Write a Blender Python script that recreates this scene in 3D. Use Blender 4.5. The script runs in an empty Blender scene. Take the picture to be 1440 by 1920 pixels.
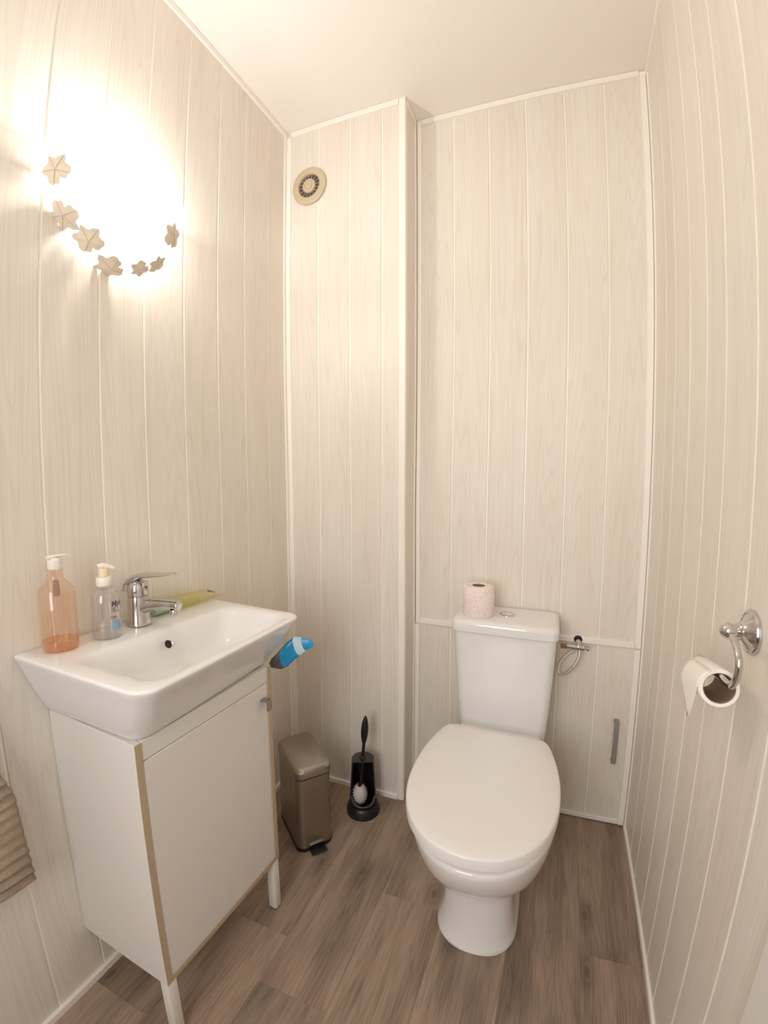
import bpy, bmesh, math, random
from mathutils import Matrix, Vector
random.seed(4)
PI = math.pi
SC = bpy.context.scene
COL = SC.collection

# ------------------------------------------------------------------ camera
cd = bpy.data.cameras.new('camera'); co = bpy.data.objects.new('camera', cd); COL.objects.link(co)
cd.type = 'PANO'; cd.panorama_type = 'FISHEYE_LENS_POLYNOMIAL'     # the photograph's wide barrel-distorting lens
cd.sensor_fit = 'HORIZONTAL'; cd.sensor_width = 36; cd.sensor_height = 48
cd.fisheye_fov = 2.8
for i, k in enumerate((0, 5.06816026e-02, -3.67770779e-04, -1.12758050e-05, 2.36366311e-07)):
    setattr(cd, 'fisheye_polynomial_k%d' % i, -k)
_r = (.93185632, .36282751, 2.5e-5); _u = (-.02891569, .0741966, .99682433); _f = (-.36167345, .92889777, -.07963198)
co.matrix_world = Matrix(((_r[0], _u[0], -_f[0], .96510216), (_r[1], _u[1], -_f[1], -1.44312162),
                          (_r[2], _u[2], -_f[2], 1.22256118), (0, 0, 0, 1)))
SC.camera = co
# ------------------------------------------------------------------ world, exposure
w = bpy.data.worlds.new('world'); SC.world = w; w.use_nodes = True
w.node_tree.nodes['Background'].inputs[0].default_value = (.05, .048, .045, 1)
w.node_tree.nodes['Background'].inputs[1].default_value = 1
SC.view_settings.view_transform = 'Standard'; SC.view_settings.look = 'None'
SC.view_settings.gamma = 1; SC.view_settings.use_curve_mapping = False
SC.view_settings.exposure = 0.12
SC.cycles.max_bounces = 16; SC.cycles.diffuse_bounces = 10; SC.cycles.transparent_max_bounces = 24
SC.cycles.sample_clamp_indirect = 6
LAMP_W = 17.0
FILL_W = 21.0

# soft fill added behind the camera to brighten the surfaces facing it
al = bpy.data.lights.new('fill_light', 'AREA'); al.shape = 'RECTANGLE'; al.size = .75; al.size_y = 1.3
al.energy = FILL_W; al.color = (1, .99, .97)
ao = bpy.data.objects.new('fill_light', al); COL.objects.link(ao)
ao.location = (.55, -2.32, 1.45); ao.rotation_euler = (math.radians(90), 0, 0)

H, W, XB, YB = 2.55, 1.2665, .4813, .1262
YF = -1.95                                   # front wall, behind the camera

# ------------------------------------------------------------------ materials
def newmat(name):
    m = bpy.data.materials.new(name); m.use_nodes = True
    return m, m.node_tree.nodes, m.node_tree.links, m.node_tree.nodes['Principled BSDF']
def simple(name, col, rough=.5, metal=0., bump=0., bscale=60., spec=.5, var=0.):
    m, N, L, P = newmat(name)
    P.inputs['Base Color'].default_value = (*col, 1); P.inputs['Roughness'].default_value = rough
    P.inputs['Metallic'].default_value = metal; P.inputs['Specular IOR Level'].default_value = spec
    tc = N.new('ShaderNodeTexCoord')
    if bump or var:
        nz = N.new('ShaderNodeTexNoise'); nz.inputs['Scale'].default_value = bscale; nz.inputs['Detail'].default_value = 4
        L.new(tc.outputs['Object'], nz.inputs['Vector'])
    if bump:
        b = N.new('ShaderNodeBump'); b.inputs['Strength'].default_value = bump; b.inputs['Distance'].default_value = .002
        L.new(nz.outputs['Fac'], b.inputs['Height']); L.new(b.outputs['Normal'], P.inputs['Normal'])
    if var:
        r = N.new('ShaderNodeMapRange'); r.inputs[3].default_value = 1 - var; r.inputs[4].default_value = 1 + var * .3
        L.new(nz.outputs['Fac'], r.inputs[0])
        mx = N.new('ShaderNodeVectorMath'); mx.operation = 'SCALE'; mx.inputs[0].default_value = col
        L.new(r.outputs[0], mx.inputs['Scale']); L.new(mx.outputs[0], P.inputs['Base Color'])
    return m
def wood(name, c0, c1, rough, sx, sz, bands, dist, amt, knots=False, bump=.15, tint=.06, grain=1.0):
    """grain along local Z (walls) or Y (floor); object-info random shifts the pattern from board to board"""
    m, N, L, P = newmat(name)
    tc = N.new('ShaderNodeTexCoord'); oi = N.new('ShaderNodeObjectInfo')
    mp = N.new('ShaderNodeMapping'); L.new(tc.outputs['Object'], mp.inputs['Vector'])
    mp.inputs['Scale'].default_value = (sx, sx, sz) if not knots else (sx, sz, sx)
    cx = N.new('ShaderNodeVectorMath'); cx.operation = 'SCALE'; cx.inputs[0].default_value = (17.3, 9.1, 23.7)
    L.new(oi.outputs['Random'], cx.inputs['Scale']); L.new(cx.outputs[0], mp.inputs['Location'])
    n1 = N.new('ShaderNodeTexNoise'); n1.inputs['Scale'].default_value = 1.0; n1.inputs['Detail'].default_value = 2
    L.new(mp.outputs[0], n1.inputs['Vector'])
    ml = N.new('ShaderNodeMath'); ml.operation = 'MULTIPLY'; ml.inputs[1].default_value = bands; L.new(n1.outputs['Fac'], ml.inputs[0])
    sn = N.new('ShaderNodeMath'); sn.operation = 'FRACT'; L.new(ml.outputs[0], sn.inputs[0])
    rp = N.new('ShaderNodeValToRGB'); e = rp.color_ramp.elements
    e[0].position = 0; e[0].color = (1, 1, 1, 1); e[1].position = 1; e[1].color = (.85, .85, .85, 1)
    a = e.new(.12); a.color = (.15, .15, .15, 1); a = e.new(.4); a.color = (0, 0, 0, 1); a = e.new(.8); a.color = (.25, .25, .25, 1)
    L.new(sn.outputs[0], rp.inputs[0])
    # fine fibre streaks
    mp2 = N.new('ShaderNodeMapping'); L.new(tc.outputs['Object'], mp2.inputs['Vector'])
    mp2.inputs['Scale'].default_value = (260, 260, 3) if not knots else (330, 11, 330)
    L.new(cx.outputs[0], mp2.inputs['Location'])
    n2 = N.new('ShaderNodeTexNoise'); n2.inputs['Scale'].default_value = 1; n2.inputs['Detail'].default_value = 3
    L.new(mp2.outputs[0], n2.inputs['Vector'])
    # broad tone
    mp3 = N.new('ShaderNodeMapping'); L.new(tc.outputs['Object'], mp3.inputs['Vector'])
    mp3.inputs['Scale'].default_value = (14, 14, 1.2) if not knots else (16, 2.2, 16)
    L.new(cx.outputs[0], mp3.inputs['Location'])
    n3 = N.new('ShaderNodeTexNoise'); n3.inputs['Scale'].default_value = 1; n3.inputs['Detail'].default_value = 2
    L.new(mp3.outputs[0], n3.inputs['Vector'])
    f1 = N.new('ShaderNodeMath'); f1.operation = 'MULTIPLY'; f1.inputs[1].default_value = amt; L.new(rp.outputs[0], f1.inputs[0])
    s2 = N.new('ShaderNodeMapRange'); s2.inputs[1].default_value = .35; s2.inputs[2].default_value = .7
    s2.inputs[3].default_value = 0; s2.inputs[4].default_value = .38 * grain; L.new(n2.outputs['Fac'], s2.inputs[0])
    f2 = N.new('ShaderNodeMath'); f2.operation = 'ADD'; L.new(f1.outputs[0], f2.inputs[0]); L.new(s2.outputs[0], f2.inputs[1])
    s3 = N.new('ShaderNodeMapRange'); s3.inputs[1].default_value = .35; s3.inputs[2].default_value = .65
    s3.inputs[3].default_value = -.12 * grain; s3.inputs[4].default_value = (.3 if knots else .16) * grain; L.new(n3.outputs['Fac'], s3.inputs[0])
    f3 = N.new('ShaderNodeMath'); f3.operation = 'ADD'; f3.use_clamp = True; L.new(f2.outputs[0], f3.inputs[0]); L.new(s3.outputs[0], f3.inputs[1])
    mix = N.new('ShaderNodeMix'); mix.data_type = 'RGBA'; mix.inputs[6].default_value = (*c0, 1); mix.inputs[7].default_value = (*c1, 1)
    L.new(f3.outputs[0], mix.inputs[0]); out = mix.outputs[2]
    hs = N.new('ShaderNodeHueSaturation'); tr = N.new('ShaderNodeMapRange')
    tr.inputs[3].default_value = 1 - tint; tr.inputs[4].default_value = 1 + tint
    L.new(oi.outputs['Random'], tr.inputs[0]); L.new(tr.outputs[0], hs.inputs['Value']); L.new(out, hs.inputs['Color']); out = hs.outputs[0]
    if knots:
        mk = N.new('ShaderNodeMapping'); mk.inputs['Scale'].default_value = (5.2, 2.3, 1)
        L.new(tc.outputs['Object'], mk.inputs['Vector']); L.new(cx.outputs[0], mk.inputs['Location'])
        vo = N.new('ShaderNodeTexVoronoi'); vo.inputs['Scale'].default_value = 1; vo.voronoi_dimensions = '2D'
        L.new(mk.outputs[0], vo.inputs['Vector'])
        kr = N.new('ShaderNodeValToRGB'); k = kr.color_ramp.elements
        k[0].position = 0; k[0].color = (.95, .95, .95, 1); k[1].position = .17; k[1].color = (0, 0, 0, 1)
        q = k.new(.03); q.color = (.9, .9, .9, 1); q = k.new(.05); q.color = (.35, .35, .35, 1); q = k.new(.07); q.color = (.6, .6, .6, 1)
        L.new(vo.outputs['Distance'], kr.inputs[0])
        km = N.new('ShaderNodeMath'); km.operation = 'MULTIPLY'; km.inputs[1].default_value = .62; L.new(kr.outputs[0], km.inputs[0])
        mix2 = N.new('ShaderNodeMix'); mix2.data_type = 'RGBA'; mix2.inputs[7].default_value = (.055, .045, .034, 1)
        L.new(km.outputs[0], mix2.inputs[0]); L.new(out, mix2.inputs[6]); out = mix2.outputs[2]
        # grey-green weathered patches
        mg = N.new('ShaderNodeMapping'); mg.inputs['Scale'].default_value = (7, 2.5, 1)
        L.new(tc.outputs['Object'], mg.inputs['Vector']); L.new(cx.outputs[0], mg.inputs['Location'])
        ng = N.new('ShaderNodeTexNoise'); ng.inputs['Scale'].default_value = 1; ng.inputs['Detail'].default_value = 3
        L.new(mg.outputs[0], ng.inputs['Vector'])
        gr = N.new('ShaderNodeMapRange'); gr.inputs[1].default_value = .52; gr.inputs[2].default_value = .72; gr.inputs[4].default_value = .45
        L.new(ng.outputs['Fac'], gr.inputs[0])
        mix3 = N.new('ShaderNodeMix'); mix3.data_type = 'RGBA'; mix3.inputs[7].default_value = (.105, .092, .07, 1)
        L.new(gr.outputs[0], mix3.inputs[0]); L.new(out, mix3.inputs[6]); out = mix3.outputs[2]
    L.new(out, P.inputs['Base Color']); P.inputs['Roughness'].default_value = rough
    P.inputs['Specular IOR Level'].default_value = .35
    b = N.new('ShaderNodeBump'); b.inputs['Strength'].default_value = bump; b.inputs['Distance'].default_value = .0012
    L.new(n2.outputs['Fac'], b.inputs['Height']); L.new(b.outputs['Normal'], P.inputs['Normal'])
    return m
M = {}
M['board'] = wood('board_print', (.80, .755, .69), (.60, .50, .38), .42, 8, .40, 30, 0, .24, tint=.02, grain=.42, bump=.05)
M['tongue'] = simple('white_plastic_tongue', (.90, .86, .79), .35)
M['trim'] = simple('white_plastic_trim', (.90, .86, .80), .35)
M['ceiling'] = simple('ceiling_paint', (.86, .81, .765), .85, bump=.1, bscale=200)
M['plank'] = wood('floor_plank_print', (.41, .305, .230), (.115, .080, .055), .40, 12, 1.0, 14, 0, .20, knots=True, bump=.3, tint=.05, grain=1.05)
M['dark'] = simple('dark_gap', (.02, .018, .016), .8)
M['ceramic'] = simple('white_ceramic', (.80, .795, .79), .09, spec=.6)
M['seat'] = simple('white_seat_plastic', (.79, .775, .765), .2)
M['chrome'] = simple('chrome', (.62, .605, .59), .14, 1.)
M['satin'] = simple('satin_nickel', (.42, .40, .37), .35, 1.)
M['melamine'] = simple('white_melamine', (.74, .71, .675), .5, bump=.05, bscale=300)
M['edge'] = simple('raw_board_edge', (.50, .385, .25), .7, bump=.2, bscale=150, var=.15)
M['whitepaint'] = simple('white_painted_metal', (.78, .74, .68), .4)
M['steel'] = None
M['black'] = simple('black_plastic', (.012, .011, .011), .35)
M['blackrub'] = simple('black_rubber', (.015, .014, .013), .6)
M['bristle'] = simple('white_bristle', (.62, .60, .58), .8, bump=.8, bscale=400)
M['fan'] = simple('cream_fan_plastic', (.56, .47, .32), .3)
M['fanslot'] = simple('fan_slot_mesh', (.10, .075, .075), .7)
M['brass'] = simple('brass_nut', (.30, .20, .12), .35, 1.)
M['paperw'] = simple('white_tissue', (.86, .82, .77), .9, bump=.3, bscale=250)
M['core'] = simple('brown_card_core', (.30, .20, .14), .85, bump=.1)
def leafmat():
    m, N, L, P = newmat('cream_translucent_leaf'); P.inputs['Base Color'].default_value = (.80, .72, .60, 1); P.inputs['Roughness'].default_value = .35
    t = N.new('ShaderNodeBsdfTranslucent'); t.inputs[0].default_value = (.50, .42, .32, 1)
    mx = N.new('ShaderNodeMixShader'); mx.inputs[0].default_value = .12
    L.new(P.outputs[0], mx.inputs[1]); L.new(t.outputs[0], mx.inputs[2]); L.new(mx.outputs[0], N['Material Output'].inputs['Surface']); return m
M['leafc'] = leafmat()
M['greyplastic'] = simple('grey_plastic_handle', (.27, .255, .235), .4)
M['pumpwhite'] = simple('white_pump_plastic', (.86, .82, .75), .35)
M['pumpcream'] = simple('cream_pump_plastic', (.85, .72, .50), .35)
M['ink'] = simple('dark_violet_ink', (.09, .08, .12), .5)
M['inkblue'] = simple('pale_blue_ink', (.22, .42, .62), .5)
M['red'] = simple('red_dot', (.35, .03, .02), .4)
M['blue'] = simple('blue_printed_film', (.02, .30, .60), .25, bump=.3, bscale=60)
M['palefilm'] = simple('pale_blue_film', (.58, .74, .82), .3)
M['greyfilm'] = simple('grey_pack_end', (.10, .095, .10), .3, bump=.3, bscale=60)
M['tubegreen'] = simple('green_tube_cap', (.40, .52, .34), .25)

def brushed():
    m, N, L, P = newmat('brushed_steel')
    P.inputs['Base Color'].default_value = (.44, .405, .36, 1); P.inputs['Metallic'].default_value = 1; P.inputs['Roughness'].default_value = .36
    tc = N.new('ShaderNodeTexCoord'); mp = N.new('ShaderNodeMapping'); mp.inputs['Scale'].default_value = (8, 8, 900)
    n = N.new('ShaderNodeTexNoise'); n.inputs['Scale'].default_value = 1; L.new(tc.outputs['Object'], mp.inputs['Vector']); L.new(mp.outputs[0], n.inputs['Vector'])
    r = N.new('ShaderNodeMapRange'); r.inputs[3].default_value = .3; r.inputs[4].default_value = .44
    L.new(n.outputs['Fac'], r.inputs[0]); L.new(r.outputs[0], P.inputs['Roughness'])
    return m
M['steel'] = brushed()

def clear(name, tint, gloss=.12, rough=.05):
    m, N, L, P = newmat(name); N.remove(P)
    o = N['Material Output']; t = N.new('ShaderNodeBsdfTransparent'); t.inputs[0].default_value = (*tint, 1)
    g = N.new('ShaderNodeBsdfGlossy'); g.inputs['Roughness'].default_value = rough; g.inputs['Color'].default_value = (.9, .9, .9, 1)
    lw = N.new('ShaderNodeLayerWeight'); lw.inputs[0].default_value = .25
    rr = N.new('ShaderNodeMapRange'); rr.inputs[3].default_value = gloss * .35; rr.inputs[4].default_value = min(1, gloss * 4)
    L.new(lw.outputs['Facing'], rr.inputs[0])
    mx = N.new('ShaderNodeMixShader'); L.new(rr.outputs[0], mx.inputs[0]); L.new(t.outputs[0], mx.inputs[1]); L.new(g.outputs[0], mx.inputs[2])
    d = N.new('ShaderNodeBsdfDiffuse'); d.inputs[0].default_value = (*[min(1, c * .9) for c in tint], 1)
    m2 = N.new('ShaderNodeMixShader'); m2.inputs[0].default_value = .10; L.new(mx.outputs[0], m2.inputs[1]); L.new(d.outputs[0], m2.inputs[2])
    L.new(m2.outputs[0], o.inputs['Surface'])
    return m
M['orangeglass'] = clear('orange_clear_plastic', (.97, .85, .75))
M['orangesoap'] = clear('orange_liquid', (.96, .70, .28), .1)
M['clearplastic'] = clear('clear_plastic', (.90, .89, .88), .2)
M['clearsoap'] = clear('clear_liquid', (.93, .90, .89), .1)
M['yellowclear'] = clear('yellow_clear_film', (.96, .92, .66), .15)
M['pumpclear'] = clear('frosted_pump_plastic', (.93, .91, .90), .3)

def lamp_glass():
    m, N, L, P = newmat('lit_glass_shade'); N.remove(P); o = N['Material Output']
    t = N.new('ShaderNodeBsdfTransparent'); t.inputs[0].default_value = (1, .98, .95, 1)
    e = N.new('ShaderNodeEmission'); e.inputs[0].default_value = (1, .93, .82, 1); e.inputs[1].default_value = 5.0
    g = N.new('ShaderNodeBsdfGlossy'); g.inputs['Roughness'].default_value = .1
    mx = N.new('ShaderNodeMixShader'); mx.inputs[0].default_value = .35; L.new(t.outputs[0], mx.inputs[1]); L.new(e.outputs[0], mx.inputs[2])
    m2 = N.new('ShaderNodeMixShader'); m2.inputs[0].default_value = .05; L.new(mx.outputs[0], m2.inputs[1]); L.new(g.outputs[0], m2.inputs[2])
    L.new(m2.outputs[0], o.inputs['Surface']); return m
M['lampglass'] = lamp_glass()
def emis(name, col, s):
    m, N, L, P = newmat(name); N.remove(P)
    e = N.new('ShaderNodeEmission'); e.inputs[0].default_value = (*col, 1); e.inputs[1].default_value = s
    L.new(e.outputs[0], N['Material Output'].inputs['Surface']); return m
M['bulb'] = emis('glowing_bulb', (1, .9, .75), 30)
def pinkpaper():
    m, N, L, P = newmat('pink_patterned_tissue'); P.inputs['Roughness'].default_value = .9
    tc = N.new('ShaderNodeTexCoord'); n = N.new('ShaderNodeTexNoise'); n.inputs['Scale'].default_value = 75; n.inputs['Detail'].default_value = 1.5
    n.inputs['Distortion'].default_value = 2.5; L.new(tc.outputs['Object'], n.inputs['Vector'])
    r = N.new('ShaderNodeValToRGB'); e = r.color_ramp.elements; e[0].position = .45; e[0].color = (0, 0, 0, 1); e[1].position = .55; e[1].color = (0, 0, 0, 1)
    a = e.new(.50); a.color = (1, 1, 1, 1); L.new(n.outputs['Fac'], r.inputs[0])
    mx = N.new('ShaderNodeMix'); mx.data_type = 'RGBA'; mx.inputs[6].default_value = (.90, .81, .77, 1); mx.inputs[7].default_value = (.74, .50, .50, 1)
    mm = N.new('ShaderNodeMath'); mm.operation = 'MULTIPLY'; mm.inputs[1].default_value = .95; L.new(r.outputs[0], mm.inputs[0])
    L.new(mm.outputs[0], mx.inputs[0]); L.new(mx.outputs[2], P.inputs['Base Color']); return m
M['pink'] = pinkpaper()
def towelmat():
    m, N, L, P = newmat('brown_terry_cloth'); P.inputs['Roughness'].default_value = .95
    tc = N.new('ShaderNodeTexCoord'); n = N.new('ShaderNodeTexNoise'); n.inputs['Scale'].default_value = 420; n.inputs['Detail'].default_value = 3
    L.new(tc.outputs['Object'], n.inputs['Vector'])
    n2 = N.new('ShaderNodeTexNoise'); n2.inputs['Scale'].default_value = 14; L.new(tc.outputs['Object'], n2.inputs['Vector'])
    mx = N.new('ShaderNodeMix'); mx.data_type = 'RGBA'; mx.inputs[6].default_value = (.56, .45, .34, 1); mx.inputs[7].default_value = (.26, .19, .13, 1)
    L.new(n2.outputs['Fac'], mx.inputs[0]); L.new(mx.outputs[2], P.inputs['Base Color'])
    b = N.new('ShaderNodeBump'); b.inputs['Strength'].default_value = .9; b.inputs['Distance'].default_value = .003
    L.new(n.outputs['Fac'], b.inputs['Height']); L.new(b.outputs['Normal'], P.inputs['Normal']); return m
M['towel'] = towelmat()
def hosemat():
    m, N, L, P = newmat('braided_steel_hose'); P.inputs['Roughness'].default_value = .35; P.inputs['Metallic'].default_value = .8
    P.inputs['Base Color'].default_value = (.70, .66, .60, 1)
    tc = N.new('ShaderNodeTexCoord'); c = N.new('ShaderNodeTexVoronoi'); c.inputs['Scale'].default_value = 700; L.new(tc.outputs['Object'], c.inputs['Vector'])
    b = N.new('ShaderNodeBump'); b.inputs['Strength'].default_value = .6; b.inputs['Distance'].default_value = .001
    L.new(c.outputs['Distance'], b.inputs['Height']); L.new(b.outputs['Normal'], P.inputs['Normal']); return m
M['hose'] = hosemat()

# ------------------------------------------------------------------ object helpers
def link(name, V, F, mat, parent=None, smooth=True, mw=None, local=False, ang=40):
    """one mesh object; V in world space unless local (then in the parent's / own space)"""
    me = bpy.data.meshes.new(name); o = bpy.data.objects.new(name, me); COL.objects.link(o)
    V = [Vector(v) for v in V]
    if parent is not None:
        o.parent = parent
        if not local:
            inv = wm(parent).inverted(); V = [inv @ v for v in V]
    elif mw is not None:
        o.matrix_world = mw
        if not local:
            inv = mw.inverted(); V = [inv @ v for v in V]
    me.from_pydata([tuple(v) for v in V], [], F)
    bm = bmesh.new(); bm.from_mesh(me); bmesh.ops.recalc_face_normals(bm, faces=bm.faces)
    if smooth:
        for f in bm.faces: f.smooth = True
        for e in bm.edges:
            if len(e.link_faces) == 2 and e.calc_face_angle(0) > math.radians(ang): e.smooth = False
    bm.to_mesh(me); bm.free()
    me.materials.append(M[mat] if isinstance(mat, str) else mat)
    return o
def wm(o):
    m = o.matrix_basis.copy()
    while o.parent is not None:
        o = o.parent; m = o.matrix_basis @ m
    return m
def thing(name, label, cat, loc, rz=0., group=None):
    o = bpy.data.objects.new(name, None); COL.objects.link(o); o.empty_display_size = .05
    o.location = loc; o.rotation_euler = (0, 0, rz); o['label'] = label; o['category'] = cat
    if group: o['group'] = group
    return o
def tag(o, label, cat):
    o['label'] = label; o['category'] = cat; return o
def struct(o):
    o['kind'] = 'structure'; return o
def bevbox(x0, x1, y0, y1, z0, z1, b=.001, seg=1):
    bm = bmesh.new(); bmesh.ops.create_cube(bm, size=1)
    for v in bm.verts:
        v.co = Vector(((x0 + x1) / 2 + v.co.x * (x1 - x0), (y0 + y1) / 2 + v.co.y * (y1 - y0), (z0 + z1) / 2 + v.co.z * (z1 - z0)))
    if b > 0:
        bmesh.ops.bevel(bm, geom=list(bm.edges), offset=b, segments=seg, profile=.5, affect='EDGES')
    bm.verts.ensure_lookup_table(); V = [v.co.copy() for v in bm.verts]; F = [[v.index for v in f.verts] for f in bm.faces]; bm.free()
    return V, F
def box(name, ext, mat, parent=None, b=.001, seg=1, local=False):
    V, F = bevbox(*ext, b=b, seg=seg)
    mw = None
    if parent is None:
        mw = Matrix.Translation(((ext[0] + ext[1]) / 2, (ext[2] + ext[3]) / 2, ext[4]))
    return link(name, V, F, mat, parent, smooth=seg > 1, mw=mw, local=local)
def merge(*parts):
    V, F = [], []
    for v, f in parts:
        n = len(V); V += list(v); F += [[i + n for i in q] for q in f]
    return V, F
def loft(rings, cap0=True, cap1=True, closed=True):
    n = len(rings[0]); V = [Vector(p) for r in rings for p in r]; F = []
    for i in range(len(rings) - 1):
        for j in range(n if closed else n - 1):
            a, b = i * n + j, i * n + (j + 1) % n
            F.append([a, b, b + n, a + n])
    if cap0: F.append(list(range(n))[::-1])
    if cap1: F.append([(len(rings) - 1) * n + j for j in range(n)])
    return V, F
def lathe(prof, c=(0, 0, 0), n=32, axis=(0, 0, 1), cap0=True, cap1=True, sx=1., sy=1.):
    ax = Vector(axis).normalized(); q = Vector((0, 0, 1)).rotation_difference(ax); c = Vector(c)
    rings = [[c + q @ Vector((r * sx * math.cos(2 * PI * j / n), r * sy * math.sin(2 * PI * j / n), z)) for j in range(n)] for r, z in prof]
    return loft(rings, cap0, cap1)
def tube(pts, rad, n=12, cap=True, flat=1.):
    pts = [Vector(p) for p in pts]; R = rad if callable(rad) else (lambda t: rad)
    rings = []; up = Vector((0, 0, 1))
    for i, p in enumerate(pts):
        t = (pts[min(i + 1, len(pts) - 1)] - pts[max(i - 1, 0)]).normalized()
        if i == 0:
            if abs(t.z) > .9: up = Vector((1, 0, 0))
            s = t.cross(up).normalized()
        else:
            s = (s - t * s.dot(t)).normalized()
        u = s.cross(t); r = R(i / (len(pts) - 1))
        rings.append([p + s * (r * math.cos(2 * PI * j / n)) + u * (r * flat * math.sin(2 * PI * j / n)) for j in range(n)])
    return loft(rings, cap, cap)
def curve(P, k=8):
    """Catmull-Rom through points"""
    P = [Vector(p) for p in P]; out = []
    for i in range(len(P) - 1):
        a, b, c, d = P[max(i - 1, 0)], P[i], P[i + 1], P[min(i + 2, len(P) - 1)]
        for j in range(k):
            t = j / k
            out.append(.5 * ((2 * b) + (c - a) * t + (2 * a - 5 * b + 4 * c - d) * t * t + (3 * b - a - 3 * c + d) * t ** 3))
    out.append(P[-1]); return out
def ball(c, r, n=20, m=12, s=(1, 1, 1)):
    c = Vector(c)
    rings = [[c + Vector((r * s[0] * math.sin(PI * i / m) * math.cos(2 * PI * j / n), r * s[1] * math.sin(PI * i / m) * math.sin(2 * PI * j / n), -r * s[2] * math.cos(PI * i / m))) for j in range(n)]
             for i in [.08] + list(range(1, m)) + [m - .08]]
    return loft(rings)
def rrect(x0, x1, y0, y1, r, k=6):
    """rounded rectangle outline; r one radius or (x0y0, x1y0, x1y1, x0y1)"""
    if not isinstance(r, (tuple, list)): r = (r,) * 4
    out = []
    for (cx, cy, a0, q) in ((x0 + r[0], y0 + r[0], PI, r[0]), (x1 - r[1], y0 + r[1], 1.5 * PI, r[1]), (x1 - r[2], y1 - r[2], 0, r[2]), (x0 + r[3], y1 - r[3], .5 * PI, r[3])):
        for i in range(k + 1):
            a = a0 + .5 * PI * i / k; out.append((cx + q * math.cos(a), cy + q * math.sin(a)))
    return out

# ------------------------------------------------------------------ room shell
def axes(origin, u):
    u = Vector(u); z = Vector((0, 0, 1)); y = z.cross(u)
    return Matrix(((u.x, y.x, z.x, origin[0]), (u.y, y.y, z.y, origin[1]), (u.z, y.z, z.z, origin[2]), (0, 0, 0, 1)))
def boards(parent, origin, u, edges, z0, z1, t=.008, gap=.0046):
    for a, b in zip(edges[:-1], edges[1:]):
        wd = b - a - gap; e = .0016
        prof = [(0, t), (0, .0022), (e, 0), (wd - e, 0), (wd, .0022), (wd, t)]
        V, F = loft([[(x, y, 0) for x, y in prof], [(x, y, z1 - z0) for x, y in prof]])
        o = bpy.data.objects.new('board', bpy.data.meshes.new('board')); COL.objects.link(o)
        o.data.from_pydata([tuple(v) for v in V], [], F); o.data.materials.append(M['board'])
        o.parent = parent
        mw = axes(Vector(origin) + Vector(u) * (a + gap / 2) + Vector((0, 0, z0)), u)
        o.matrix_basis = wm(parent).inverted() @ mw
T = .0065   # tongue recess
L_Y = sorted([-.119, -.2465, -.3725, -.507, -.6394, -.763, -.8981, -1.0233, -1.15, -1.277, -1.404, -1.531, -1.658, -1.785, -1.912])
floor = struct(box('floor', (-.03, W + .03, YF - .6, YB + .03, -.03, -.004), 'dark', b=0))
ceiling = struct(box('ceiling', (-.03, W + .03, YF - .6, YB + .03, H, H + .02), 'ceiling', b=0))
wl = struct(box('wall_left', (-.03, -T + .004, YF, .01, 0, H), 'tongue', b=0))
boards(wl, (0, YF, 0), (0, 1, 0), [0] + [y - YF for y in L_Y] + [-YF - .0005], 0, H)
wc = struct(box('wall_boxing', (-.01, XB - .004, T - .004, YB + .02, 0, H), 'tongue', b=0))
boards(wc, (0, 0, 0), (1, 0, 0), [0, .139, .2685, .3953, XB - .0005], 0, H)
wcs = struct(box('wall_boxing_side', (XB - .0039, XB - T + .004, T + .004, YB + .02, 0, H), 'tongue', b=0))
boards(wcs, (XB, 0, 0), (0, 1, 0), [.006, YB - .001], 0, H, t=.0035)
wb = struct(box('wall_back', (XB - .01, W + .01, YB + T - .004, YB + .03, 0, H), 'tongue', b=0))
BX = [XB, .6225, .7499, .8767, 1.005, 1.1309, W]
boards(wb, (0, YB, 0), (1, 0, 0), BX, .662, H)
wr = struct(box('wall_right', (W + T - .004, W + .03, YF, YB + .02, 0, H), 'tongue', b=0))
R_Y = [.1262, -.0244, -.127, -.264, -.3897, -.5016, -.6403, -.768, -.893, -1.02, -1.147, -1.274, -1.401, -1.528, -1.655, -1.782, -1.909, -1.95]
boards(wr, (W, YB, 0), (0, -1, 0), [YB - y for y in R_Y], 0, H)
# front wall behind the camera, with an open doorway for the added fill light
wf = struct(box('wall_front', (-.03, .3, YF - .06, YF, 0, H), 'ceiling', b=0))
wf2 = struct(box('wall_front', (1.15, W + .03, YF - .06, YF, 0, H), 'ceiling', b=0))
wf3 = struct(box('wall_front', (.3, 1.15, YF - .06, YF, 2.1, H), 'ceiling', b=0))

# access door under the back boards
ad = struct(box('door_1', (XB + .003, W - .006, YB + .0035, YB + .018, .004, .6595), 'tongue', b=0))
boards(ad, (0, YB + .0005, 0), (1, 0, 0), [XB + .004, .6225, .7499, .8767, 1.005, 1.1309, W - .006], .006, .659, t=.006)
box('frame_strip', (XB + .004, XB + .0215, YB - .006, YB + .001, .021, .6575), 'trim', ad)
box('frame_strip', (W - .0235, W - .005, YB - .006, YB + .001, .004, .6575), 'trim', ad)
box('frame_strip', (XB + .0225, W - .0245, YB - .005, YB + .001, .004, .02), 'trim', ad)
# grey bow handle
hz0, hz1, hx = .246, .405, 1.205
P = [(hx, YB - .0005, hz1 - .006), (hx, YB - .014, hz1 - .004), (hx, YB - .019, hz1 - .014)] 
V, F = merge(bevbox(hx - .0075, hx + .0075, YB - .02, YB - .013, hz0, hz1, .002, 2), bevbox(hx - .0075, hx + .0075, YB - .014, YB + .001, hz1 - .012, hz1, .001),
             bevbox(hx - .0075, hx + .0075, YB - .014, YB + .001, hz0, hz0 + .012, .001))
link('door_handle', V, F, 'greyplastic', ad)

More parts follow.
